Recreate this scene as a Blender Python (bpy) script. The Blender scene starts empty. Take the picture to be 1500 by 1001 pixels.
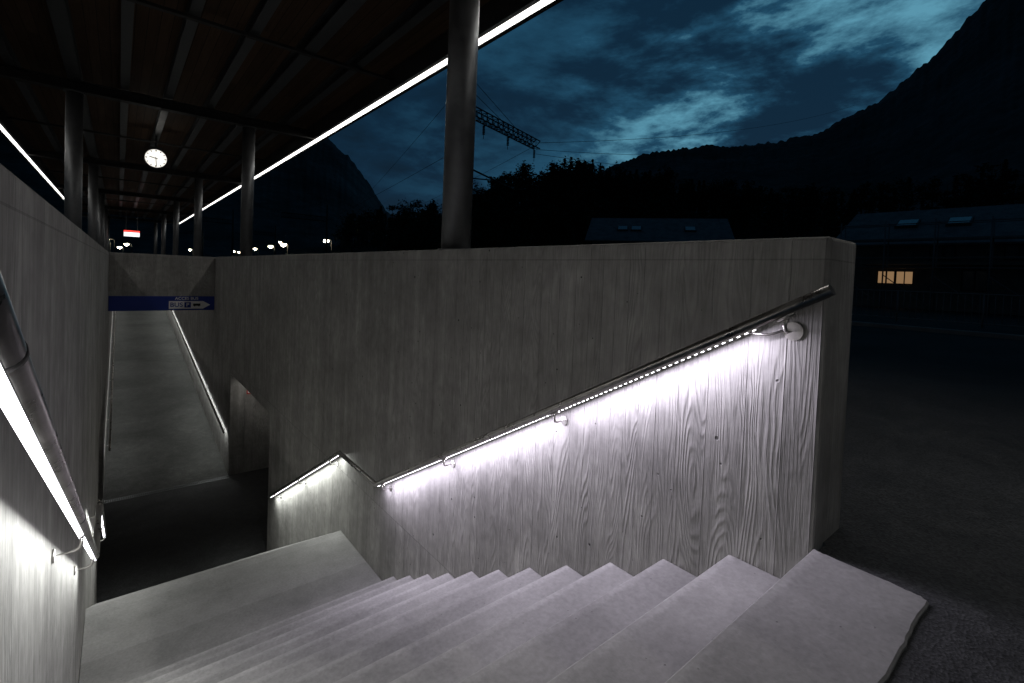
import bpy, bmesh, math, random
import numpy as np
from mathutils import Vector, Matrix, noise as mnoise
random.seed(7); rng=np.random.default_rng(5)
scene=bpy.context.scene
scene.view_settings.view_transform='Standard'; scene.view_settings.look='None'
scene.view_settings.exposure=0; scene.view_settings.gamma=1
COL=scene.collection

# ------------------------------------------------------------------ dimensions (metres)
WX=2.0; LX=-0.185; TH=0.3
TOP=1.155; R=0.1684; T=0.306; Y0=0.612
LAND=-12*R; LEND=5.33; FLOOR=LAND-11*R
YA=8.72; YB=12.4; YC=15.0; YE=47.0
CEIL=-1.52

# ------------------------------------------------------------------ node helpers
class G:
    def __init__(s,name,world=False):
        if world:
            s.m=bpy.data.worlds.new(name)
        else:
            s.m=bpy.data.materials.new(name)
        s.m.use_nodes=True
        s.t=s.m.node_tree; s.n=s.t.nodes; s.l=s.t.links
        s.n.clear()
    def node(s,ty,**k):
        n=s.n.new(ty)
        for a,b in k.items(): setattr(n,a,b)
        return n
    def put(s,sock,v):
        if isinstance(v,bpy.types.NodeSocket): s.l.new(v,sock)
        else: sock.default_value=v
    def M(s,op,a,b=0.0,c=None,clamp=False):
        n=s.node('ShaderNodeMath',operation=op,use_clamp=clamp)
        s.put(n.inputs[0],a); s.put(n.inputs[1],b)
        if c is not None: s.put(n.inputs[2],c)
        return n.outputs[0]
    def V(s,x,y,z):
        n=s.node('ShaderNodeCombineXYZ')
        for i,v in enumerate((x,y,z)): s.put(n.inputs[i],v)
        return n.outputs[0]
    def obj(s):
        tc=s.node('ShaderNodeTexCoord'); sp=s.node('ShaderNodeSeparateXYZ')
        s.l.new(tc.outputs['Object'],sp.inputs[0])
        return tc.outputs['Object'],sp.outputs[0],sp.outputs[1],sp.outputs[2]
    def noise(s,vec,scale,detail=2,rough=.5,dist=0):
        n=s.node('ShaderNodeTexNoise'); s.l.new(vec,n.inputs['Vector'])
        n.inputs['Scale'].default_value=scale; n.inputs['Detail'].default_value=detail
        n.inputs['Roughness'].default_value=rough; n.inputs['Distortion'].default_value=dist
        return n.outputs['Fac']
    def vor(s,vec,scale):
        n=s.node('ShaderNodeTexVoronoi'); s.l.new(vec,n.inputs['Vector'])
        n.inputs['Scale'].default_value=scale
        return n.outputs['Distance'],n.outputs['Color']
    def rnd(s,val):
        n=s.node('ShaderNodeTexWhiteNoise',noise_dimensions='1D'); s.put(n.inputs['W'],val)
        return n.outputs['Value']
    def mapr(s,v,a,b,c,d,smooth=False):
        n=s.node('ShaderNodeMapRange'); 
        if smooth: n.interpolation_type='SMOOTHSTEP'
        s.put(n.inputs[0],v)
        for i,q in enumerate((a,b,c,d)): s.put(n.inputs[i+1],q)
        return n.outputs[0]
    def ramp(s,fac,stops):
        n=s.node('ShaderNodeValToRGB'); s.put(n.inputs[0],fac)
        e=n.color_ramp.elements
        while len(e)<len(stops): e.new(.5)
        for i,(p,c) in enumerate(stops):
            e[i].position=p; e[i].color=(*c,1)
        return n.outputs[0]
    def scale_col(s,col,fac):
        n=s.node('ShaderNodeVectorMath',operation='SCALE')
        s.put(n.inputs[0],col); s.put(n.inputs['Scale'],fac)
        return n.outputs[0]
    def bsdf(s,col,rough=.8,metal=0,height=None,spec=.5):
        b=s.node('ShaderNodeBsdfPrincipled'); o=s.node('ShaderNodeOutputMaterial')
        if isinstance(col,tuple): col=(*col,1) if len(col)==3 else col
        s.put(b.inputs['Base Color'],col); s.put(b.inputs['Roughness'],rough)
        s.put(b.inputs['Metallic'],metal); s.put(b.inputs['Specular IOR Level'],spec)
        if height is not None:
            bp=s.node('ShaderNodeBump'); bp.inputs['Strength'].default_value=1
            bp.inputs['Distance'].default_value=1
            s.l.new(height,bp.inputs['Height']); s.l.new(bp.outputs[0],b.inputs['Normal'])
        s.l.new(b.outputs[0],o.inputs[0]); return s.m

def mat_board():
    g=G('board_formed_concrete'); v,x,y,z=g.obj(); M=g.M
    lower=M('LESS_THAN',z,-1.34)
    u=M('ADD',M('ADD',x,y),M('MULTIPLY',lower,.047))
    uw=M('ADD',M('DIVIDE',u,.112),M('MULTIPLY',M('SINE',M('MULTIPLY',u,5.3)),.55))
    idx=M('FLOOR',uw); fr=M('FRACT',uw)
    idx2=M('ADD',idx,M('MULTIPLY',lower,300.))
    r=g.rnd(idx2); r2=g.rnd(M('ADD',idx2,57.3))
    n=g.noise(g.V(M('MULTIPLY',u,7.5),M('MULTIPLY',r,90.),M('ADD',M('MULTIPLY',z,.95),M('MULTIPLY',r2,40.))),1.0,1.6,.42,.1)
    rings=M('SINE',M('MULTIPLY',n,140.))
    rings=M('POWER',M('ADD',M('MULTIPLY',rings,.5),.5),1.8)
    fiber=g.noise(g.V(M('MULTIPLY',u,230.),r,M('MULTIPLY',z,6.)),1.0,1,.6)
    mott=g.noise(v,1.9,4,.62)
    blot=g.noise(v,9.,3,.6)
    streak=g.noise(g.V(M('MULTIPLY',u,9.),3.,M('MULTIPLY',z,.7)),1.,3,.6)
    edge=M('ABSOLUTE',M('SUBTRACT',fr,.5))
    seam=g.mapr(edge,.47,.5,0,1,True)
    d,c=g.vor(v,13.); sc=g.node('ShaderNodeSeparateColor'); g.l.new(c,sc.inputs[0])
    size=M('MULTIPLY',sc.outputs[1],sc.outputs[2])
    pit=M('MULTIPLY',g.mapr(d,g.mapr(size,0,1,.01,.09),g.mapr(size,0,1,.05,.15),1,0,True),M('GREATER_THAN',sc.outputs[0],g.mapr(blot,.35,.65,.99,.86)))
    amp=M('MULTIPLY',g.mapr(r2,0,1,.35,1.0),g.mapr(streak,.35,.6,.65,1.0))
    fade=g.mapr(mott,.35,.6,.5,1.0)
    jl=M('LESS_THAN',M('ABSOLUTE',M('ADD',z,1.34)),.004)
    jt=M('LESS_THAN',M('ABSOLUTE',M('SUBTRACT',z,TOP-.085)),.003)
    j=M('MAXIMUM',jl,jt)
    ra=M('MULTIPLY',rings,M('MULTIPLY',amp,fade))
    h=M('MULTIPLY',ra,.0032)
    h=M('ADD',h,M('MULTIPLY',fiber,.0020))
    h=M('ADD',h,M('MULTIPLY',r,.0035))
    h=M('ADD',h,M('MULTIPLY',blot,.003))
    h=M('ADD',h,M('MULTIPLY',seam,.0022))
    h=M('SUBTRACT',h,M('MULTIPLY',pit,.006))
    h=M('SUBTRACT',h,M('MULTIPLY',j,.003))
    k=g.mapr(mott,.25,.75,.70,1.26)
    k=M('MULTIPLY',k,g.mapr(blot,.3,.7,.88,1.12))
    k=M('MULTIPLY',k,g.mapr(r,0,1,.92,1.07))
    k=M('MULTIPLY',k,g.mapr(streak,.3,.7,.82,1.14))
    k=M('MULTIPLY',k,g.mapr(ra,0,1,1.05,.76))
    k=M('MULTIPLY',k,g.mapr(fiber,.3,.7,.90,1.08))
    k=M('MULTIPLY',k,g.mapr(pit,0,1,1,.25))
    k=M('MULTIPLY',k,g.mapr(j,0,1,1,.75))
    k=M('MULTIPLY',k,g.mapr(seam,0,1,1,.90))
    return g.bsdf(g.scale_col((.322,.314,.300),k),.85,0,h,.25)

def mat_plain(name,col,s1=3,s2=60,b=.001,rough=.85,spk=True,var=.2,spec=.3,treads=False):
    g=G(name); v,x,y,z=g.obj(); M=g.M
    a=g.noise(v,s1,5,.65); c=g.noise(v,s2,2,.6)
    k=M('MULTIPLY',g.mapr(a,.25,.75,1-var*1.5,1+var*1.4),g.mapr(c,.3,.7,1-var*.6,1+var*.5))
    h=M('ADD',M('MULTIPLY',c,b),M('MULTIPLY',a,b*2.5))
    if spk:
        d,cc=g.vor(v,38.); sc=g.node('ShaderNodeSeparateColor'); g.l.new(cc,sc.inputs[0])
        p=M('MULTIPLY',g.mapr(d,.05,.16,1,0,True),M('GREATER_THAN',sc.outputs[0],.9))
        k=M('MULTIPLY',k,g.mapr(p,0,1,1,.6)); h=M('SUBTRACT',h,M('MULTIPLY',p,.0012))
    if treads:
        # step shading painted into the colour: nosing lightened, back of each tread darkened
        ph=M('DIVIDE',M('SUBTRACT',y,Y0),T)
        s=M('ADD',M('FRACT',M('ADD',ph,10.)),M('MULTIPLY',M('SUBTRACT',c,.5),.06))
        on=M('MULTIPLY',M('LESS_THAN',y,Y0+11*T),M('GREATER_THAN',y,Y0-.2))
        edge_shade=M('ADD',g.mapr(s,.86,.96,0,.24,True),g.mapr(s,.0,.17,-.34,0,True))
        k=M('MULTIPLY',k,M('ADD',1.,M('MULTIPLY',on,edge_shade)))
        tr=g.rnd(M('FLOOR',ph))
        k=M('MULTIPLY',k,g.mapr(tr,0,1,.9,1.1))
    return g.bsdf(g.scale_col(col,k),rough,0,h,spec)

def mat_asphalt(name,col,patch=.35):
    g=G(name); v,x,y,z=g.obj(); M=g.M
    d,c=g.vor(v,120.); a=g.noise(v,.5,4,.6,.4); f=g.noise(v,7.,3,.7)
    sc=g.node('ShaderNodeSeparateColor'); g.l.new(c,sc.inputs[0])
    k=M('MULTIPLY',g.mapr(sc.outputs[0],0,1,.7,1.4),g.mapr(a,.3,.7,1-patch,1+patch))
    k=M('MULTIPLY',k,g.mapr(f,.3,.7,.7,1.25))
    h=M('ADD',M('MULTIPLY',d,.003),M('MULTIPLY',f,.006))
    return g.bsdf(g.scale_col(col,k),g.mapr(f,.3,.7,.7,.95),0,h,.2)

def mat_wood(name,col,w=.14):
    g=G(name); v,x,y,z=g.obj(); M=g.M
    ub=M('DIVIDE',x,w); r=g.rnd(M('ADD',M('FLOOR',ub),M('MULTIPLY',M('FLOOR',M('DIVIDE',y,2.6)),17.)))
    n=g.noise(g.V(M('MULTIPLY',x,40.),M('MULTIPLY',y,1.5),M('MULTIPLY',r,30.)),1.,3,.6)
    gap=M('GREATER_THAN',M('ABSOLUTE',M('SUBTRACT',M('FRACT',ub),.5)),.47)
    k=M('MULTIPLY',g.mapr(r,0,1,.75,1.15),g.mapr(n,.3,.7,.8,1.15))
    k=M('MULTIPLY',k,g.mapr(gap,0,1,1,.35))
    return g.bsdf(g.scale_col(col,k),.7,0,M('MULTIPLY',n,.001),.2)

def mat_steel(name,col=(.42,.43,.45),rough=.32,metal=1.):
    g=G(name); v,x,y,z=g.obj()
    n=g.noise(v,9.,4,.7)
    k=g.mapr(n,.3,.7,.78,1.12)
    return g.bsdf(g.scale_col(col,k),g.mapr(n,.3,.7,rough*.75,rough*1.35),metal)

def mat_emit(name,col,st):
    g=G(name); e=g.node('ShaderNodeEmission'); o=g.node('ShaderNodeOutputMaterial')
    e.inputs[0].default_value=(*col,1); e.inputs[1].default_value=st
    g.l.new(e.outputs[0],o.inputs[0]); 
    try: g.m.cycles.emission_sampling='NONE'
    except Exception: pass
    return g.m

BOARD=mat_board()
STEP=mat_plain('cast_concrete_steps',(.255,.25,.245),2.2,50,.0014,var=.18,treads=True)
PLAINC=mat_plain('plain_concrete',(.30,.295,.285),2.2,50,.0012,var=.15)
ASPH=mat_asphalt('asphalt',(.045,.046,.048))
FLOORM=mat_asphalt('dark_passage_floor',(.05,.051,.052),.45)
RAMPM=mat_asphalt('ramp_asphalt',(.075,.076,.072),.35)
WOOD=mat_wood('wood_soffit',(.13,.078,.048))
STEEL=mat_steel('brushed_stainless',(.50,.48,.46),.30)
GALV=mat_steel('galvanised_steel',(.17,.175,.18),.48,.7)
SCAF=mat_steel('scaffold_steel',(.30,.31,.32),.55,.3)
DARKST=mat_steel('painted_dark_steel',(.06,.057,.055),.55,.2)
WIREM=mat_steel('wire_dark',(.03,.03,.03),.6,.3)
BLUE=mat_plain('sign_blue',(.012,.035,.24),3,60,.0001,.4,False,.06)
WHITE=mat_plain('white_paint',(.75,.75,.75),3,60,.0001,.5,False,.04)
BLACK=mat_plain('black_paint',(.012,.012,.012),3,60,.0001,.5,False,.05)
RED=mat_plain('red_paint',(.5,.02,.02),3,60,.0001,.5,False,.05)
LEDM=mat_emit('led_chip',(.95,.93,1.),9.)
LEDW=mat_emit('led_tube',(1.,.97,.92),4.)
CLOCKM=mat_emit('clock_face_glow',(1.,.96,.88),1.2)
WARMW=mat_emit('lit_window',(1.,.60,.30),.24)
LAMPM=mat_emit('lamp_glow',(1.,.90,.64),30.)
REDL=mat_emit('red_display',(1.,.05,.04),2.2)
WHTL=mat_emit('white_display',(.95,.97,1.),1.6)

# ------------------------------------------------------------------ mesh helpers
def mesh_obj(name,verts,faces,mat=None,parent=None,smooth=False,bevel=0):
    me=bpy.data.meshes.new(name); me.from_pydata([tuple(v) for v in verts],[],[tuple(f) for f in faces]); me.update()
    bm=bmesh.new(); bm.from_mesh(me); bmesh.ops.recalc_face_normals(bm,faces=bm.faces); bm.to_mesh(me); bm.free()
    o=bpy.data.objects.new(name,me); COL.objects.link(o)
    if mat: me.materials.append(mat)
    if parent: o.parent=parent
    if smooth:
        for p in me.polygons: p.use_smooth=True
    if bevel:
        b=o.modifiers.new('bevel','BEVEL'); b.width=bevel; b.segments=2; b.limit_method='ANGLE'; b.angle_limit=.6
    return o
def empty(name):
    e=bpy.data.objects.new(name,None); COL.objects.link(e); e.empty_display_size=.1; return e
BF=[(0,1,2,3),(4,5,6,7),(0,1,5,4),(1,2,6,5),(2,3,7,6),(3,0,4,7)]
def boxv(x0,x1,y0,y1,z0,z1):
    return [(x0,y0,z0),(x1,y0,z0),(x1,y1,z0),(x0,y1,z0),(x0,y0,z1),(x1,y0,z1),(x1,y1,z1),(x0,y1,z1)]
def box(name,x0,x1,y0,y1,z0,z1,mat,parent=None,bevel=0):
    return mesh_obj(name,boxv(x0,x1,y0,y1,z0,z1),BF,mat,parent,bevel=bevel)
def boxes(name,lst,mat,parent=None,bevel=0):
    V=[];F=[]
    for b in lst:
        k=len(V); V+=boxv(*b); F+=[tuple(i+k for i in f) for f in BF]
    return mesh_obj(name,V,F,mat,parent,bevel=bevel)
def sweep_data(pts,r,n=14,cap=True):
    pts=[Vector(p) for p in pts]; V=[];F=[]
    dirs=[(pts[i+1]-pts[i]).normalized() for i in range(len(pts)-1)]
    ref=Vector((1,0,0)) if abs(dirs[0].x)<.9 else Vector((0,0,1))
    for i,p in enumerate(pts):
        d0=dirs[max(i-1,0)]; d1=dirs[min(i,len(dirs)-1)]
        t=(d0+d1).normalized(); s=1/max(.5,t.dot(d1))
        rr=r[i] if isinstance(r,(list,tuple)) else r
        a=(ref-t*ref.dot(t)).normalized(); b=t.cross(a)
        bend=(d1-d0); bend=bend.normalized() if bend.length>1e-5 else None
        for k in range(n):
            an=2*math.pi*k/n; o=a*math.cos(an)*rr+b*math.sin(an)*rr
            if bend: 
                bb=(bend-t*bend.dot(t)); 
                if bb.length>1e-6:
                    bb.normalize(); o+=bb*(o.dot(bb))*(s-1)
            V.append(p+o)
    for i in range(len(pts)-1):
        for k in range(n):
            F.append((i*n+k,i*n+(k+1)%n,(i+1)*n+(k+1)%n,(i+1)*n+k))
    if cap:
        F.append(tuple(range(n))); F.append(tuple((len(pts)-1)*n+k for k in range(n)))
    return V,F
def sweeps(name,lst,mat,parent=None,n=12,smooth=True):
    V=[];F=[]
    for pts,r in lst:
        v,f=sweep_data(pts,r,n); k=len(V); V+=v; F+=[tuple(i+k for i in q) for q in f]
    o=mesh_obj(name,V,F,mat,parent,smooth)
    if smooth:
        for p in o.data.polygons:
            if len(p.vertices)>4: p.use_smooth=False
    return o
def extrude_profile(name,prof,x0,x1,mat,bevel=0,parent=None):
    n=len(prof); V=[(x0,a,b) for a,b in prof]+[(x1,a,b) for a,b in prof]
    F=[tuple(range(n)),tuple(range(n,2*n))]+[(i,(i+1)%n,n+(i+1)%n,n+i) for i in range(n)]
    return mesh_obj(name,V,F,mat,parent,bevel=bevel)

# ------------------------------------------------------------------ ground
def build_ground():
    hx0,hx1,hy0,hy1=LX-.1,WX+.1,Y0-.01,YE
    B=2500
    xs=[-B,hx0,hx1,B]; ys=[-B,hy0,hy1,B]
    V=[(x,y,-.014) for y in ys for x in xs]; F=[]
    for j in range(3):
        for i in range(3):
            if i==1 and j==1: continue
            F.append((j*4+i,j*4+i+1,(j+1)*4+i+1,(j+1)*4+i))
    mesh_obj('asphalt_ground',V,F,ASPH)
build_ground()

# ------------------------------------------------------------------ walls
prof=[(Y0,-4.2),(YA,-4.2),(YA,CEIL),(YB,CEIL),(YB,-4.2),(YE,-4.2),(YE,TOP),(Y0,TOP)]
extrude_profile('concrete_wall',prof,WX,WX+TH,BOARD,.014)
profl=[(.50,-4.2)]+prof[1:7]+[(.50,TOP)]
extrude_profile('concrete_wall.001',profl,LX-TH,LX,BOARD,.014)
box('concrete_cross_wall',LX+.002,WX-.002,YC,YC+.3,-.27,TOP-.004,BOARD,bevel=.01)
# underpass
for nm,x0,x1 in (('underpass',WX+TH+.002,14.),('underpass.001',-16.,LX-TH-.002)):
    e=empty(nm)
    box('near_wall',x0,x1,YA-.3,YA,-4.2,CEIL,BOARD,e); box('far_wall',x0,x1,YB,YB+.3,-4.2,CEIL,BOARD,e)
    box('ceiling',x0,x1,YA-.3,YB+.3,CEIL+.002,CEIL+.35,PLAINC,e)
    xe=x1 if x1>5 else x0-.3
    box('end_wall',xe,xe+.3,YA-.3,YB+.3,-4.2,CEIL,BOARD,e)

# ------------------------------------------------------------------ stairs
def stairs():
    p=[(Y0+.001,-R)]
    for k in range(1,12):
        if k>1: p.append((Y0+(k-1)*T,-k*R))
        p.append((Y0+k*T,-k*R))
    p.append((Y0+11*T,LAND)); p.append((LEND,LAND))
    for k in range(1,11):
        p.append((LEND+(k-1)*T,LAND-k*R)); p.append((LEND+k*T,LAND-k*R))
    p.append((LEND+10*T,FLOOR)); p.append((LEND+10*T,FLOOR-.4)); p.append((Y0+.001,FLOOR-.4))
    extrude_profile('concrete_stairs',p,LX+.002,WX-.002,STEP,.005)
stairs()
def slab():
    pts=[]
    N=70
    XS=WX-.014
    for i in range(N):
        x=LX-.3+(XS-.02-LX+.3)*i/(N-1)
        pts.append((x,.280+.006*mnoise.noise(Vector((x*8,0,0)))+.005*mnoise.noise(Vector((x*40,3,0)))))
    for i in range(1,5):
        a=i/5*math.pi/2
        pts.append((XS-.02+.02*math.sin(a)+.003*math.sin(i*9),.282+.03*(1-math.cos(a))))
    for i in range(1,26):
        y=.315+(Y0-.315-.012)*i/25
        pts.append((XS+.012*(i/25)+.005*mnoise.noise(Vector((7,y*22,0)))+.004*mnoise.noise(Vector((7,y*70,4))),y))
    n0=len(pts)
    pts+=[(WX-.003,Y0-.008),(WX-.003,Y0),(LX+.003,Y0),(LX+.003,.49),(LX-.3,.49)]
    n=len(pts); V=[(x,y,-.35) for x,y in pts]+[(x,y,-.006) for x,y in pts]
    for i,(x,y) in enumerate(pts):
        if i<n0: V.append((x-(.006 if i>=N else 0),y+(.006 if y<.31 else 0),0))
        elif i in (n0+1,n0+2): V.append((x,y-.005,0))
        else: V.append((x,y,0))
    F=[]
    for q in (0,n):
        F+=[(q+i,q+(i+1)%n,q+n+(i+1)%n,q+n+i) for i in range(n)]
    F.append(tuple(range(2*n,3*n)))
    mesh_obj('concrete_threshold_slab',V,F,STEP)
slab()

# ------------------------------------------------------------------ passage floor and ramp
box('passage_floor',-16,14,LEND+10*T+.001,YB,FLOOR-.3,FLOOR,FLOORM)
extrude_profile('access_ramp',[(YB+.001,FLOOR),(YE,-.014),(YE,-.6),(YB+.001,FLOOR-.5)],LX+.002,WX-.002,RAMPM)
dr=empty('channel_drain')
boxes('grate',[(LX+.01,WX-.01,YB-.16,YB-.145,FLOOR+.002,FLOOR+.008),(LX+.01,WX-.01,YB-.03,YB-.015,FLOOR+.002,FLOOR+.008)]+
      [(x,x+.012,YB-.145,YB-.03,FLOOR+.002,FLOOR+.006) for x in np.arange(LX+.02,WX-.03,.035)],GALV,dr)

# ------------------------------------------------------------------ handrails
def area(name,loc,dirv,along,sx,sy,power,col,parent,spread=180):
    l=bpy.data.lights.new(name,'AREA'); l.shape='RECTANGLE'; l.size=sx; l.size_y=sy
    l.energy=power; l.color=col; l.spread=math.radians(spread)
    o=bpy.data.objects.new(name,l); COL.objects.link(o)
    z=-Vector(dirv).normalized(); x=Vector(along).normalized(); x=(x-z*x.dot(z)).normalized(); y=z.cross(x)
    m=Matrix((x,y,z)).transposed().to_4x4(); m.translation=Vector(loc); o.matrix_world=m
    o.parent=parent; return o
LAV=(.88,.82,1.); NEU=(.96,1.,.95)
def handrail(x,wallx,pts,leds,brackets,conduit=False,diffuser=False,dot=.034,sleeves=()):
    e=empty('handrail'); s=1 if wallx>x else -1
    r=.0212
    P=[(x,a,b) for a,b in pts]
    sweeps('tube',[(P,r)],STEEL,e,20)
    if sleeves: sweeps('joint_sleeves',[([(x,a,b),(x,a+.012,b-.012*.553)],r+.0012) for a,b in sleeves],DARKST,e,20)
    for i,(a,b,off0,off1,pw,col) in enumerate(leds):
        A=Vector((x,*a)); B=Vector((x,*b)); d=(B-A).normalized(); A=A+d*off0; B=B-d*off1
        nrm=Vector((0,-d.z,d.y)); 
        if nrm.z<0: nrm=-nrm
        dn=(-nrm+Vector((s*.12,0,0))).normalized(); sd=d.cross(dn).normalized()
        def bx(p,q,w,h0,h1,V,F):
            k=len(V)
            for pt in (p,q):
                for sw,hh in ((-w,h0),(w,h0),(w,h1),(-w,h1)):
                    V.append(pt+sd*sw+dn*hh)
            F+= [(k,k+1,k+2,k+3),(k+4,k+5,k+6,k+7)]+[(k+j,k+(j+1)%4,k+4+(j+1)%4,k+4+j) for j in range(4)]
        V=[];F=[]; bx(A,B,.008,r-.004,r+.003,V,F); mesh_obj('led_channel',V,F,STEEL,e)
        V=[];F=[]; L=(B-A).length
        if diffuser:
            bx(A+d*.02,B-d*.02,.0085,r+.0032,r+.0055,V,F)
        else:
            n=int(L/dot)
            for k in range(n):
                p=A+d*(dot*(k+.5)); bx(p-d*.005,p+d*.005,.0045,r+.0032,r+.0065,V,F)
        mesh_obj('led_chips',V,F,LEDM,e)
        mid=(A+B)/2+dn*(r+.0085)
        area('led_strip_light',mid,dn+Vector((-s*.08,0,0)),d,L,.003,pw*L,col,e)
    br=[];fl=[]
    for (yb,zb) in brackets:
        wx=wallx-s*.001; zf=zb-.085
        br.append(([(x,yb,zb-r-.012),(x,yb,zb-.062),(x+s*.006,yb,zb-.078),(x+s*.02,yb,zf),(wx,yb,zf)],.0065))
        fl.append(([(wx,yb,zf),(wx-s*.006,yb,zf)],.026 if not conduit or yb>.8 else .036))
        br.append(([(x,yb-.03,zb-r-.006+.03*.55),(x,yb+.03,zb-r-.006-.03*.55)],.008))
    sweeps('brackets',br,STEEL,e,10); sweeps('wall_flanges',fl,STEEL,e,20)
    if conduit:
        y0,z0=brackets[0]
        pts=[];rad=[]
        for k in range(26):
            t=k/25; yy=y0+.02+.14*t; zz=(z0-.08)-.02*math.sin(t*math.pi)-.015*t
            pts.append((wallx-s*(.012+.05*t),yy,zz)); rad.append(.007 if k%2 else .0045)
        sweeps('cable_conduit',[(pts,rad)],STEEL,e,10)
        sweeps('cable_gland',[([pts[-1],(pts[-1][0],pts[-1][1]+.03,pts[-1][2]-.004)],.012)],STEEL,e,12)
    return e
zr=lambda y:1.278-.553*y
sl=.5503
low0=(5.22,-1.07); low1=(8.25,-1.07-3.03*sl)
RX=WX-.085; LXR=LX+.085
upA=(.575,zr(.575)); upB=(4.25,-1.072)
brk=[(.72,zr(.72)),(1.9,zr(1.9)),(3.05,zr(3.05)),(4.1,zr(4.1))]
brk2=[(5.5,-1.07-.28*sl),(6.7,-1.07-1.48*sl),(7.9,-1.07-2.68*sl)]
main=[upA,upB,low0,low1]
handrail(RX,WX,main,[(upA,upB,.29,.03,7.0,LAV),(low0,low1,.05,.05,6.5,NEU)],brk+brk2,conduit=True)
handrail(LXR,LX,[(.45,zr(.45)),upB,low0,low1],[((.45,zr(.45)),upB,.25,.03,4.4,(.97,1.,.97)),(low0,low1,.05,.05,5.,NEU)],[(2.5,zr(2.5)),(3.8,zr(3.8))]+brk2,diffuser=True,sleeves=[(.76,zr(.76)),(2.2,zr(2.2))])
rz=lambda y:FLOOR+(y-YB)*(-.014-FLOOR)/(YE-YB)+.95
ra=(YB+.15,rz(YB+.15)); rb=(44.,rz(44.))
rbr=[(y,rz(y)) for y in np.arange(13.,44,1.5)]
handrail(RX,WX,[ra,rb],[(ra,rb,.1,.1,2.6,NEU)],rbr,diffuser=True)
handrail(LXR,LX,[ra,rb],[(ra,rb,.1,.1,1.3,NEU)],rbr,diffuser=True)

# ------------------------------------------------------------------ canopy
CX0,CX1=-2.2,3.6; CY0,CY1=-5.,47.; ZB=3.99
can=empty('platform_canopy')
box('wood_soffit',CX0+.05,CX1-.05,CY0,CY1,ZB+.375,ZB+.43,WOOD,can)
box('roof_sheet',CX0-.15,CX1+.15,CY0-.1,CY1+.1,ZB+.435,ZB+.49,DARKST,can)
rows=[3.36+8.45*k for k in range(-1,6)]
L=[]
def ibeam_y(x,w,z0,z1):
    return [(x-w/2,x+w/2,CY0,CY1,z0,z0+.014),(x-.006,x+.006,CY0,CY1,z0+.0141,z1-.0141),(x-w/2,x+w/2,CY0,CY1,z1-.014,z1)]
for x in (-1.45,.05,.72,1.42,2.9): L+=ibeam_y(x,.13,ZB+.195,ZB+.373)
for x in (-.65,2.15): L+=ibeam_y(x,.18,ZB+.175,ZB+.371)
boxes('purlins',L,GALV,can)
L=[]
for y in rows:
    L+=[(CX0+.1,CX1-.1,y-.09,y+.09,ZB-.02,ZB),(CX0+.1,CX1-.1,y-.008,y+.008,ZB+.0001,ZB+.154),(CX0+.1,CX1-.1,y-.09,y+.09,ZB+.1541,ZB+.17)]
for y in [r+4.22 for r in rows]:
    L+=[(CX0+.1,CX1-.1,y-.04,y+.04,ZB+.13,ZB+.17)]
boxes('cross_beams',L,DARKST,can)
for nm,x,s in (('right',CX1,1),('left',CX0,-1)):
    boxes('gutter_fascia_'+nm,[(x+s*.03 if s>0 else x-.10,x+.10 if s>0 else x-.03,CY0,CY1,ZB-.01,ZB+.37),
                             (min(x-s*.09,x-s*.03),max(x-s*.09,x-s*.03),CY0,CY1,ZB+.03,ZB+.37)],GALV,can)
    box('light_tube_'+nm,x-.028,x+.028,CY0,CY1-1,ZB+.035,ZB+.06,LEDW,can)
    area('canopy_strip_light_'+nm,(x,(CY0+CY1-1)/2,ZB+.03),(0,0,-1),(0,1,0),CY1-CY0-1,.05,170 if s>0 else 125,(1,.97,.91),can)
for x,zb in ((2.15,TOP-.01),(-.65,-.02)):
    for y in rows:
        e=empty('steel_column')
        sweeps('shaft',[([(x,y,zb),(x,y,ZB-.021)],.122)],GALV,e,32)
        sweeps('base_and_head_plates',[([(x,y,zb),(x,y,zb+.018)],.15),([(x,y,ZB-.05),(x,y,ZB-.022)],.15)],GALV,e,32)

# ------------------------------------------------------------------ station clock
def clock():
    e=empty('station_clock'); x,y,z=.70,15.4,3.60; r=.225
    def disc(name,yy,rr,t,mat,n=48):
        return sweeps(name,[([(x,yy,z),(x,yy+t,z)],rr)],mat,e,n)
    disc('housing',y-.055,r+.018,.14,BLACK); disc('face_front',y-.061,r,.004,CLOCKM); disc('face_back',y+.087,r,.004,CLOCKM)
    box('stem',x-.025,x+.025,y-.0,y+.05,z+r+.01,ZB+.19,GALV,e)
    box('lamp_bracket',x-.12,x+.12,y-.06,y+.09,z+r+.02,z+r+.06,GALV,e)
    V=[];F=[]
    def bar(ang,r0,r1,w,yy):
        c,s=math.sin(ang),math.cos(ang); k=len(V)
        for rr,ww in ((r0,-w),(r0,w),(r1,w),(r1,-w)):
            V.append((x+c*rr+s*ww,yy,z+s*rr-c*ww))
        F.append((k,k+1,k+2,k+3))
    for i in range(60):
        if i%5==0: bar(i*math.pi/30,r*.78,r*.96,.008 if i%15 else .011,y-.0632)
        else: bar(i*math.pi/30,r*.9,r*.96,.002,y-.0632)
    bar(math.radians(283),-.04,r*.62,.010,y-.0645); bar(math.radians(176),-.04,r*.9,.007,y-.0655)
    mesh_obj('hands_and_ticks',V,F,BLACK,e)
clock()

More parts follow.
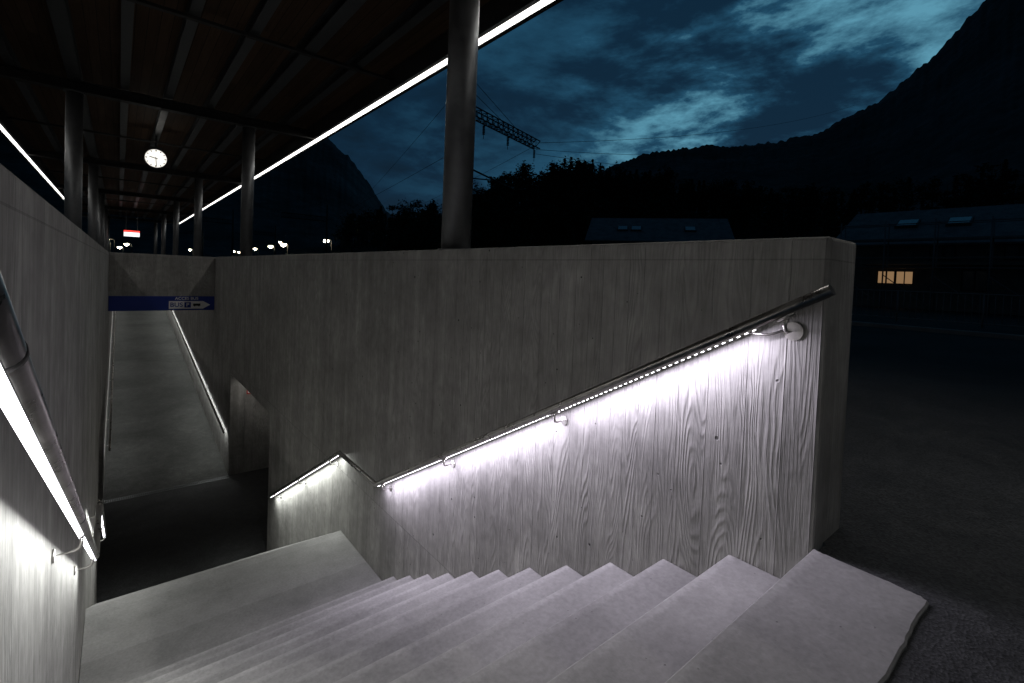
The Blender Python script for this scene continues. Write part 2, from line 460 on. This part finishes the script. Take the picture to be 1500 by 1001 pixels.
# ------------------------------------------------------------------ blue sign
def text(s,x,y,z,size,mat,parent,name):
    c=bpy.data.curves.new(name,'FONT'); c.body=s; c.size=size; c.extrude=.001; c.align_x='CENTER'; c.align_y='CENTER'
    c.offset=size*.012
    o=bpy.data.objects.new(name,c); COL.objects.link(o); o.location=(x,y,z); o.rotation_euler=(math.pi/2,0,0)
    c.materials.append(mat); o.parent=parent; return o
sg=empty('direction_sign')
box('blue_panel',LX+.005,WX-.005,YC-.03,YC-.003,-.262,.10,BLUE,sg,.003)
mesh_obj('arrow_panel',[(a,YC-.0335-b,c) for b in (0,.003) for a,c in ((1.0,-.225),(1.74,-.225),(1.90,-.125),(1.74,-.025),(1.0,-.025))],
   [(0,1,2,3,4),(5,6,7,8,9)]+[(i,(i+1)%5,5+(i+1)%5,5+i) for i in range(5)],WHITE,sg)
text('ACCES BUS',1.38,YC-.036,.040,.10,WHITE,sg,'access_bus_text')
text('BUS',1.16,YC-.041,-.125,.16,BLUE,sg,'bus_text')
box('parking_square',1.33,1.47,YC-.042,YC-.0375,-.195,-.055,BLUE,sg)
text('P',1.40,YC-.045,-.125,.13,WHITE,sg,'parking_letter')
boxes('bus_pictogram',[(1.52,1.68,YC-.041,YC-.0375,-.15,-.09),(1.54,1.565,YC-.041,YC-.0375,-.168,-.1501),(1.635,1.66,YC-.041,YC-.0375,-.168,-.1501)],BLACK,sg)

es=empty('no_entry_sign')
box('plate',2.34,2.52,YB-.02,YB-.004,-2.02,-1.86,WHITE,es); boxes('red_border',[(2.335,2.525,YB-.024,YB-.0205,-1.875,-1.855),(2.335,2.525,YB-.024,YB-.0205,-2.025,-2.005),(2.335,2.355,YB-.024,YB-.0205,-2.0049,-1.8751),(2.505,2.525,YB-.024,YB-.0205,-2.0049,-1.8751)],RED,es)
ul=empty('underpass_luminaire')
box('housing',2.31,2.40,YB-1.3,YB-.1,CEIL-.05,CEIL-.001,GALV,ul); box('tube',2.325,2.385,YB-1.25,YB-.15,CEIL-.062,CEIL-.0505,LEDW,ul)
area('tube_light',(2.355,YB-.7,CEIL-.07),(0,0,-1),(0,1,0),1.1,.05,1.6,(1,.97,.9),ul)

pd=empty('platform_display')
box('case',.18,1.02,37.9,38.2,2.45,2.86,BLACK,pd); box('white_screen',.22,.98,37.885,37.898,2.47,2.72,WHTL,pd); box('red_header',.22,.98,37.885,37.898,2.725,2.83,REDL,pd)
boxes('hangers',[(.3,.34,38.,38.04,2.86,ZB+.2),(.86,.9,38.,38.04,2.86,ZB+.2)],GALV,pd)

# ------------------------------------------------------------------ street lamps far away
def street_lamp(x,y,z,s=1.):
    e=empty('street_lamp')
    sweeps('pole',[([(x,y,-.02),(x,y,z-.3),(x-.05,y,z+.05),(x-.5,y,z+.12)],[.09,.06,.05,.04])],DARKST,e,10)
    box('head',x-.95,x-.4,y-.14,y+.14,z+.08,z+.18,DARKST,e)
    sweeps('bulb',[([(x-.68,y,z+.075),(x-.68,y,z+.02),(x-.68,y,z-.14*s),(x-.68,y,z-.26*s)],[.20*s,.28*s,.24*s,.06])],LAMPM,e,12)
for p in ((20.6,60.9,4.45,1.2),(21.8,85.9,4.75,1.7),(23.9,104,5.0,1.6),(24.8,122.5,4.9,1.3),(24.6,148.6,4.7,1.6),(19.5,110,3.6,1.),(29.,118,6.6,1.),(-1.2,120,4.2,1.3),(.8,160,4.4,1.7),(1.6,98,3.6,1.1),(-.4,75,3.4,.8),(15,150,4.5,1.2),(30,160,5.6,1.3)): street_lamp(*p)

# ------------------------------------------------------------------ catenary
def lattice(A,B,h,w,parent,name='lattice_beam',n=14):
    A=Vector(A);B=Vector(B);d=(B-A).normalized();u=Vector((0,0,1));s=d.cross(u).normalized()
    L=[]
    co=[s*w/2+u*h/2,s*-w/2+u*h/2,s*-w/2-u*h/2,s*w/2-u*h/2]
    for c in co: L.append(([A+c,B+c],.028))
    for i in range(n):
        p=A.lerp(B,i/n); q=A.lerp(B,(i+1)/n)
        for j in range(4):
            L.append(([p+co[j],q+co[(j+1)%4]],.015)); L.append(([p+co[j],p+co[(j+1)%4]],.013))
    sweeps(name,L,WIREM,parent,6)
cm=empty('catenary_mast')
sweeps('mast',[([(9.0,14.6,-.02),(9.0,14.6,8.6)],[.14,.10])],DARKST,cm,12)
lattice((9.0,14.6,7.0),(14.75,16.5,7.0),.34,.3,cm,n=16)
sweeps('stays',[([(9.0,14.6,8.5),(13.2,15.95,7.15)],.010),([(9.0,14.6,8.0),(12.2,15.6,7.15)],.010),
                ([(9.0,14.6,5.0),(13.0,15.9,4.65)],.035),([(9.0,14.6,4.4),(11.6,15.5,4.78)],.025),([(13.0,15.9,4.65),(13.9,16.2,4.85)],.02)],WIREM,cm,8)
ins=[]
for x,y in ((10.8,15.2),(12.4,15.7),(14.5,16.4)):
    ins.append(([(x,y,6.85),(x,y,6.2)],.012))
    for k in range(6): ins.append(([(x,y,6.70-.06*k),(x,y,6.675-.06*k)],.055))
sweeps('insulators',ins,WIREM,cm,10)
def wire(A,B,sag=.3,r=.010):
    A=Vector(A);B=Vector(B)
    return ([A.lerp(B,t/20)-Vector((0,0,4*sag*(t/20)*(1-t/20))) for t in range(21)],r)
ow=empty('overhead_wires')
sweeps('wires',[wire((14.7,16.5,7.1),(60,17.,20.5),.8,.010),wire((14.7,16.5,6.8),(60,15.5,17.8),1.2,.010),wire((14.7,16.5,6.6),(60,16.5,15.),1.2,.010),
  wire((9,14.6,7.2),(30,90,9.),.8,.008),wire((14.7,16.5,7.0),(34,90,9.),.9,.008),
  wire((13.0,15.9,4.6),(30,90,6.5),.6,.008),wire((9.0,14.6,5.2),(22,90,6.5),.6,.008)],WIREM,ow,6)
for (x,y) in ((19.,58.),(12.,75.),(22.,95.),(12.5,110.)):
    e=empty('catenary_mast'); sweeps('mast',[([(x,y,-.02),(x,y,8.5)],[.16,.12])],DARKST,e,8)
    lattice((x-5,y,6.8),(x,y,6.8),.5,.4,e,n=8)

# ------------------------------------------------------------------ houses
ROOFM=mat_plain('slate_roof',(.24,.245,.25),1.5,12,.004,.7,False,.3)
RENDM=mat_plain('dark_render_wall',(.30,.28,.25),1.2,30,.002,.9,False,.2)
GLASS=mat_steel('dark_glass',(.05,.06,.07),.12,.2)
SKYG=mat_steel('skylight_glass',(.38,.42,.44),.2,.5)
def house(name,x0,x1,y0,y1,he,hr,wins,lit,skyl,scaf=False,loc=(0,0,0),rot=0):
    e=empty(name); xm=(x0+x1)/2
    V=[(x0,y0,-.02),(x1,y0,-.02),(x1,y0,he),(xm,y0,hr-.12),(x0,y0,he),(x0,y1,-.02),(x1,y1,-.02),(x1,y1,he),(xm,y1,hr-.12),(x0,y1,he)]
    mesh_obj('walls',V,[(0,1,2,3,4),(5,6,7,8,9),(0,1,6,5),(1,2,7,6),(4,0,5,9),(2,3,8,7),(3,4,9,8)],RENDM,e)
    o=.7; dz=(hr-he)/(xm-x0)
    for s in (-1,1):
        xe=xm+s*((x1-x0)/2+o); ze=he-o*dz
        V=[(xm,y0-o,hr),(xm,y1+o,hr),(xe,y1+o,ze),(xe,y0-o,ze)]; V=V+[(a,b,c-.11) for a,b,c in V]
        mesh_obj('roof',V,BF,ROOFM,e)
    for (yy,t) in skyl:
        xa=x0+(xm-x0)*t; za=he+dz*(xa-x0); xb=xa+1.0; zb=he+dz*(xb-x0)
        V=[(xa,yy,za+.16),(xa,yy+1.1,za+.16),(xb,yy+1.1,zb+.16),(xb,yy,zb+.16)];V=V+[(a,b,c-.14) for a,b,c in V]
        mesh_obj('skylight_frame',V,BF,DARKST,e)
        V=[(xa+.08,yy+.08,za+.08*dz+.175),(xa+.08,yy+1.02,za+.08*dz+.175),(xb-.08,yy+1.02,zb-.08*dz+.175),(xb-.08,yy+.08,zb-.08*dz+.175)]
        mesh_obj('skylight_glass',V,[(0,1,2,3)],SKYG,e)
    fr=[];
    for i,(ya,yb,za,zb) in enumerate(wins):
        box('window_glass',x0-.02,x0-.004,ya,yb,za,zb,WARMW if i in lit else GLASS,e)
        for q in ((ya-.06,yb+.06,zb,zb+.06),(ya-.06,yb+.06,za-.06,za),(ya-.06,ya,za,zb),(yb,yb+.06,za,zb),((ya+yb)/2-.025,(ya+yb)/2+.025,za,zb)):
            fr.append((x0-.06,x0-.0205,*q))
    boxes('window_frames',fr,DARKST,e)
    if scaf:
        L=[]
        for xx in (x0-.9,x0-1.7):
            for yy in np.arange(y0,y1+.1,2.2): L.append(([(xx,yy,0),(xx,yy,he+.9)],.04))
            for zz in (1.0,2.35,2.9,3.9,4.8): 
                if zz<he+1: L.append(([(xx,y0,zz),(xx,y1,zz)],.03))
        for i,yy in enumerate(np.arange(y0,y1-.1,2.2)): L.append(([(x0-1.7,yy,.1),(x0-1.7,yy+2.2,1.9)],.025)); 
        sweeps('scaffold_tubes',L,SCAF,e,6)
        boxes('scaffold_planks',[(x0-1.65,x0-.95,y0,y1,2.3,2.35),(x0-1.65,x0-.95,y0,y1,3.93,3.98)],RENDM,e)
        box('balcony_slab',x0-.75,x0-.003,y0+1,y1-1,2.55,2.7,RENDM,e)
    e.location=loc; e.rotation_euler=(0,0,rot); return e
house('house',36,45,-12,10.2,4.1,6.35,[(7.62,8.4,1.45,2.15),(6.75,7.5,1.45,2.15),(3.6,4.6,1.2,2.3),(0.6,1.8,1.2,2.3),(2.,3.,2.9,3.8),(5,6,2.9,3.8),(-3,-1.8,1.2,2.3)],[0,1],[(7.0,.35),(4.6,.35),(1,.35)],True)
house('house',-5,5,-6.5,6.5,5.4,8.0,[(-4.5,-3.3,3.4,4.6),(-1,.2,3.4,4.6),(3,4.2,3.4,4.6)],[],[(-3.8,.3),(3.0,.3),(1.6,.3)],False,(46,31,0),math.radians(35))
fe=empty('metal_fence')
L=[([(19.5,y,0),(19.5,y,1.0)],.025) for y in np.arange(-12,12.,2.)]+[([(19.5,-12,z),(19.5,11,z)],.02) for z in (.98,.12)]
L+=[([(19.5,y,.12),(19.5,y,.98)],.009) for y in np.arange(-12,11.,.16)]
sweeps('bars',L,SCAF,fe,6)
box('kerb_stone',15.6,15.85,-30,14,-.1,.09,PLAINC,bevel=.02)

# ------------------------------------------------------------------ terrain: azimuth measured from +Y towards +X
ROCK=mat_plain('mountain_rock',(.085,.09,.092),.008,.08,.5,.95,False,.6)
FORG=mat_plain('forest_floor',(.02,.026,.018),.05,.8,.05,.95,False,.4)
def ridge(name,prof,r0,r1,r2,mat,jag,seed,na=260,nr=26):
    az=np.array([p[0] for p in prof]);tn=np.array([p[1] for p in prof])
    A=np.linspace(az[0],az[-1],na); H=np.interp(A,az,tn)
    V=[];F=[]
    for i,a in enumerate(A):
        ar=math.radians(a)
        for j in range(nr):
            t=j/(nr-1)
            if t<=.75:
                q=t/.75; rr=r0+(r1-r0)*q; s=q**1.25
            else:
                q=(t-.75)/.25; rr=r1+(r2-r1)*q; s=1-.5*q
            x=rr*math.sin(ar); y=rr*math.cos(ar)
            nz=mnoise.fractal(Vector((x/r1*9+seed,y/r1*9,seed)),1.,2.,6)
            nz2=mnoise.noise(Vector((a*3.1,seed,j*.3)))
            z=H[i]*r1*s + jag*r1*(nz+.35*nz2)*s +.96*s
            V.append((x,y,max(z,-.5)))
    for i in range(na-1):
        for j in range(nr-1):
            F.append((i*nr+j,(i+1)*nr+j,(i+1)*nr+j+1,i*nr+j+1))
    return mesh_obj(name,V,F,mat,smooth=True)
ridge('mountain',[(36,.10),(43,.17),(50.1,.237),(54,.262),(58.4,.268),(65.3,.27),(71.4,.277),(75.7,.318),(79.9,.378),(82.8,.44),(86,.50),(92,.56),(100,.6),(115,.55),(130,.4)],250,900,1300,ROCK,.014,3.,700)
ridge('mountain.001',[(-30,.18),(-12,.28),(0,.33),(10,.30),(16,.272),(18.3,.256),(20.1,.232),(22.4,.182),(24.4,.126),(27,.085),(32,.06),(38,.05)],400,1100,1500,ROCK,.012,11.,500)
hillp=[(14,.03),(22,.055),(25,.075),(30,.085),(35,.11),(40.5,.15),(45.3,.17),(49,.165),(55.6,.145),(62,.14),(68.7,.125),(75,.12),(82,.13),(90,.14),(105,.14)]
ridge('forested_hill',hillp,62,135,190,FORG,.004,5.,200,24)

# ------------------------------------------------------------------ trees (one mass)
LEAF=mat_plain('dark_foliage',(.03,.045,.022),.4,4,.01,.9,False,.5)
BARK=mat_plain('tree_bark',(.05,.04,.03),2,20,.01,.9,False,.3)
def hill_h(az,r):
    H=np.interp(az,[p[0] for p in hillp],[p[1] for p in hillp])
    q=np.clip((r-62)/(135-62),0,1); return H*135*q**1.25
def build_trees():
    Q=[];TV=[];TF=[]
    def trunk(x,y,z,h,r):
        lean=rng.normal(0,.03,2)
        v,f=sweep_data([(x,y,z-.3),(x+lean[0]*h*.5,y+lean[1]*h*.5,z+h*.5),(x+lean[0]*h,y+lean[1]*h,z+h*.96)],[r,r*.6,r*.12],5)
        k=len(TV);TV.extend(v);TF.extend([tuple(i+k for i in q) for q in f])
    def leaves(c,n,size,flat=1.):
        c=np.asarray(c)
        d1=rng.normal(size=(n,3)); d1[:,2]*=.6*flat; d1/=np.linalg.norm(d1,axis=1)[:,None]
        d2=rng.normal(size=(n,3)); d2-= (d2*d1).sum(1)[:,None]*d1; d2/=np.linalg.norm(d2,axis=1)[:,None]
        s=size*rng.uniform(.5,1.3,n)[:,None]
        Q.append(np.stack([c-d1*s,c-d2*s*.45,c+d1*s,c+d2*s*.45],1))
    def conifer(x,y,z,h):
        trunk(x,y,z,h,.02*h+.05)
        n=int(330); t=rng.uniform(.12,1.,n)**.85
        w=h*.20*(1-t)**.85*(0.75+.35*np.sin(t*h*4.5+rng.uniform(0,6)))+.08
        a=rng.uniform(0,2*np.pi,n); rr=w*rng.uniform(.25,1.,n)**.6
        leaves(np.stack([x+rr*np.cos(a),y+rr*np.sin(a),z+h*t-rr*.25],1),n,.045*h*.9,.5)
    def pine(x,y,z,h):
        trunk(x,y,z,h,.025*h)
        for k in range(int(rng.integers(7,11))):
            t=rng.uniform(.4,1.0); a=rng.uniform(0,6.28); rr=h*.22*(1.25-t)*rng.uniform(.3,1)
            c=np.array([x+rr*math.cos(a),y+rr*math.sin(a),z+h*t])
            n=46; p=c+rng.normal(size=(n,3))*np.array([h*.075,h*.075,h*.035]); leaves(p,n,.04*h,.7)
    def decid(x,y,z,h):
        trunk(x,y,z,h*.75,.025*h)
        for k in range(int(rng.integers(9,14))):
            t=rng.uniform(.35,.95); a=rng.uniform(0,6.28); rr=h*.30*math.sin(math.pi*min(1,t*.85+.1))*rng.uniform(.2,1)
            c=np.array([x+rr*math.cos(a),y+rr*math.sin(a),z+h*t])
            n=42; p=c+rng.normal(size=(n,3))*h*.075; leaves(p,n,.035*h)
    for i in range(680):
        az=rng.uniform(20,98) if i<430 else rng.uniform(27,64); r=rng.uniform(66,138) if i%2 else rng.uniform(118,137)
        z=hill_h(az,r)+.2; x=r*math.sin(math.radians(az)); y=r*math.cos(math.radians(az))
        h=rng.uniform(6,11.5)*(1.05 if 33<az<58 else .85)
        (conifer,pine,decid)[int(rng.choice(3,p=[.35,.4,.25]))](x,y,z,h)
    for i in range(60):
        az=rng.uniform(24,50); r=rng.uniform(58,72); h=rng.uniform(4.5,7.5)
        decid(r*math.sin(math.radians(az)),r*math.cos(math.radians(az)),0,h)
    q=np.concatenate(Q).reshape(-1,3); nq=len(q)//4
    me=bpy.data.meshes.new('distant_trees')
    tv=np.array([tuple(v) for v in TV]); 
    V=np.concatenate([q,tv]); 
    F=np.arange(nq*4).reshape(-1,4).tolist()+[tuple(i+nq*4 for i in f) for f in TF]
    me.from_pydata(V.tolist(),[],F); me.materials.append(LEAF); me.materials.append(BARK)
    mi=np.zeros(len(me.polygons),dtype=np.int32); mi[nq:]=1; me.polygons.foreach_set('material_index',mi)
    o=bpy.data.objects.new('distant_trees',me); COL.objects.link(o)
build_trees()

# ------------------------------------------------------------------ world
g=G('World',True); scene.world=g.m; M=g.M
tc=g.node('ShaderNodeTexCoord'); sp=g.node('ShaderNodeSeparateXYZ'); g.l.new(tc.outputs['Generated'],sp.inputs[0])
x,y,z=sp.outputs
zz=M('ADD',M('MAXIMUM',z,0.),.30)
vec=g.V(M('DIVIDE',x,zz),M('DIVIDE',y,zz),M('MULTIPLY',z,3.))
n1=g.noise(vec,2.6,7,.62,.12); n2=g.noise(vec,.8,2,.5,.1)
cl=M('ADD',M('MULTIPLY',n1,.68),M('MULTIPLY',n2,.32))
az=math.radians(69); el=math.radians(18)
gd=(math.sin(az)*math.cos(el),math.cos(az)*math.cos(el),math.sin(el))
dt=M('ADD',M('ADD',M('MULTIPLY',x,gd[0]),M('MULTIPLY',y,gd[1])),M('MULTIPLY',z,gd[2]))
glow=g.mapr(dt,.90,1.,0,1,True)
broad=g.mapr(dt,.45,1.,0,1,True)
light=M('ADD',M('MULTIPLY',g.mapr(cl,.41,.63,0,1,True),M('ADD',M('MULTIPLY',glow,.66),M('MULTIPLY',broad,.36))),M('MULTIPLY',broad,.19))
col=g.ramp(light,[(0,(.0025,.008,.015)),(.2,(.004,.020,.043)),(.5,(.013,.064,.118)),(1.,(.10,.30,.41))])
sky=g.node('ShaderNodeTexSky',sky_type='NISHITA'); sky.sun_disc=False; sky.sun_elevation=math.radians(-4); sky.sun_rotation=az
b1=g.node('ShaderNodeBackground'); b1.inputs[1].default_value=1.; g.l.new(col,b1.inputs[0])
b2=g.node('ShaderNodeBackground'); b2.inputs[1].default_value=.03; g.l.new(sky.outputs[0],b2.inputs[0])
ad=g.node('ShaderNodeAddShader'); g.l.new(b1.outputs[0],ad.inputs[0]); g.l.new(b2.outputs[0],ad.inputs[1])
o=g.node('ShaderNodeOutputWorld'); g.l.new(ad.outputs[0],o.inputs[0])

# ------------------------------------------------------------------ camera
cam=bpy.data.cameras.new('camera'); co=bpy.data.objects.new('camera',cam); COL.objects.link(co)
cam.sensor_width=36; cam.lens=16.8; cam.shift_y=-.05; cam.clip_start=.02; cam.clip_end=6000
yaw=math.radians(39.5); p=.0297; th=.040
d=Vector((math.sin(yaw),math.cos(yaw),0)); r=Vector((math.cos(yaw),-math.sin(yaw),0)); zv=Vector((0,0,1))
f=d*math.cos(p)-zv*math.sin(p); u=d*math.sin(p)+zv*math.cos(p)
cr=r*math.cos(th)+u*math.sin(th); cu=-r*math.sin(th)+u*math.cos(th)
m=Matrix((cr,cu,-f)).transposed().to_4x4(); m.translation=Vector((0,0,.963))
co.matrix_world=m; scene.camera=co
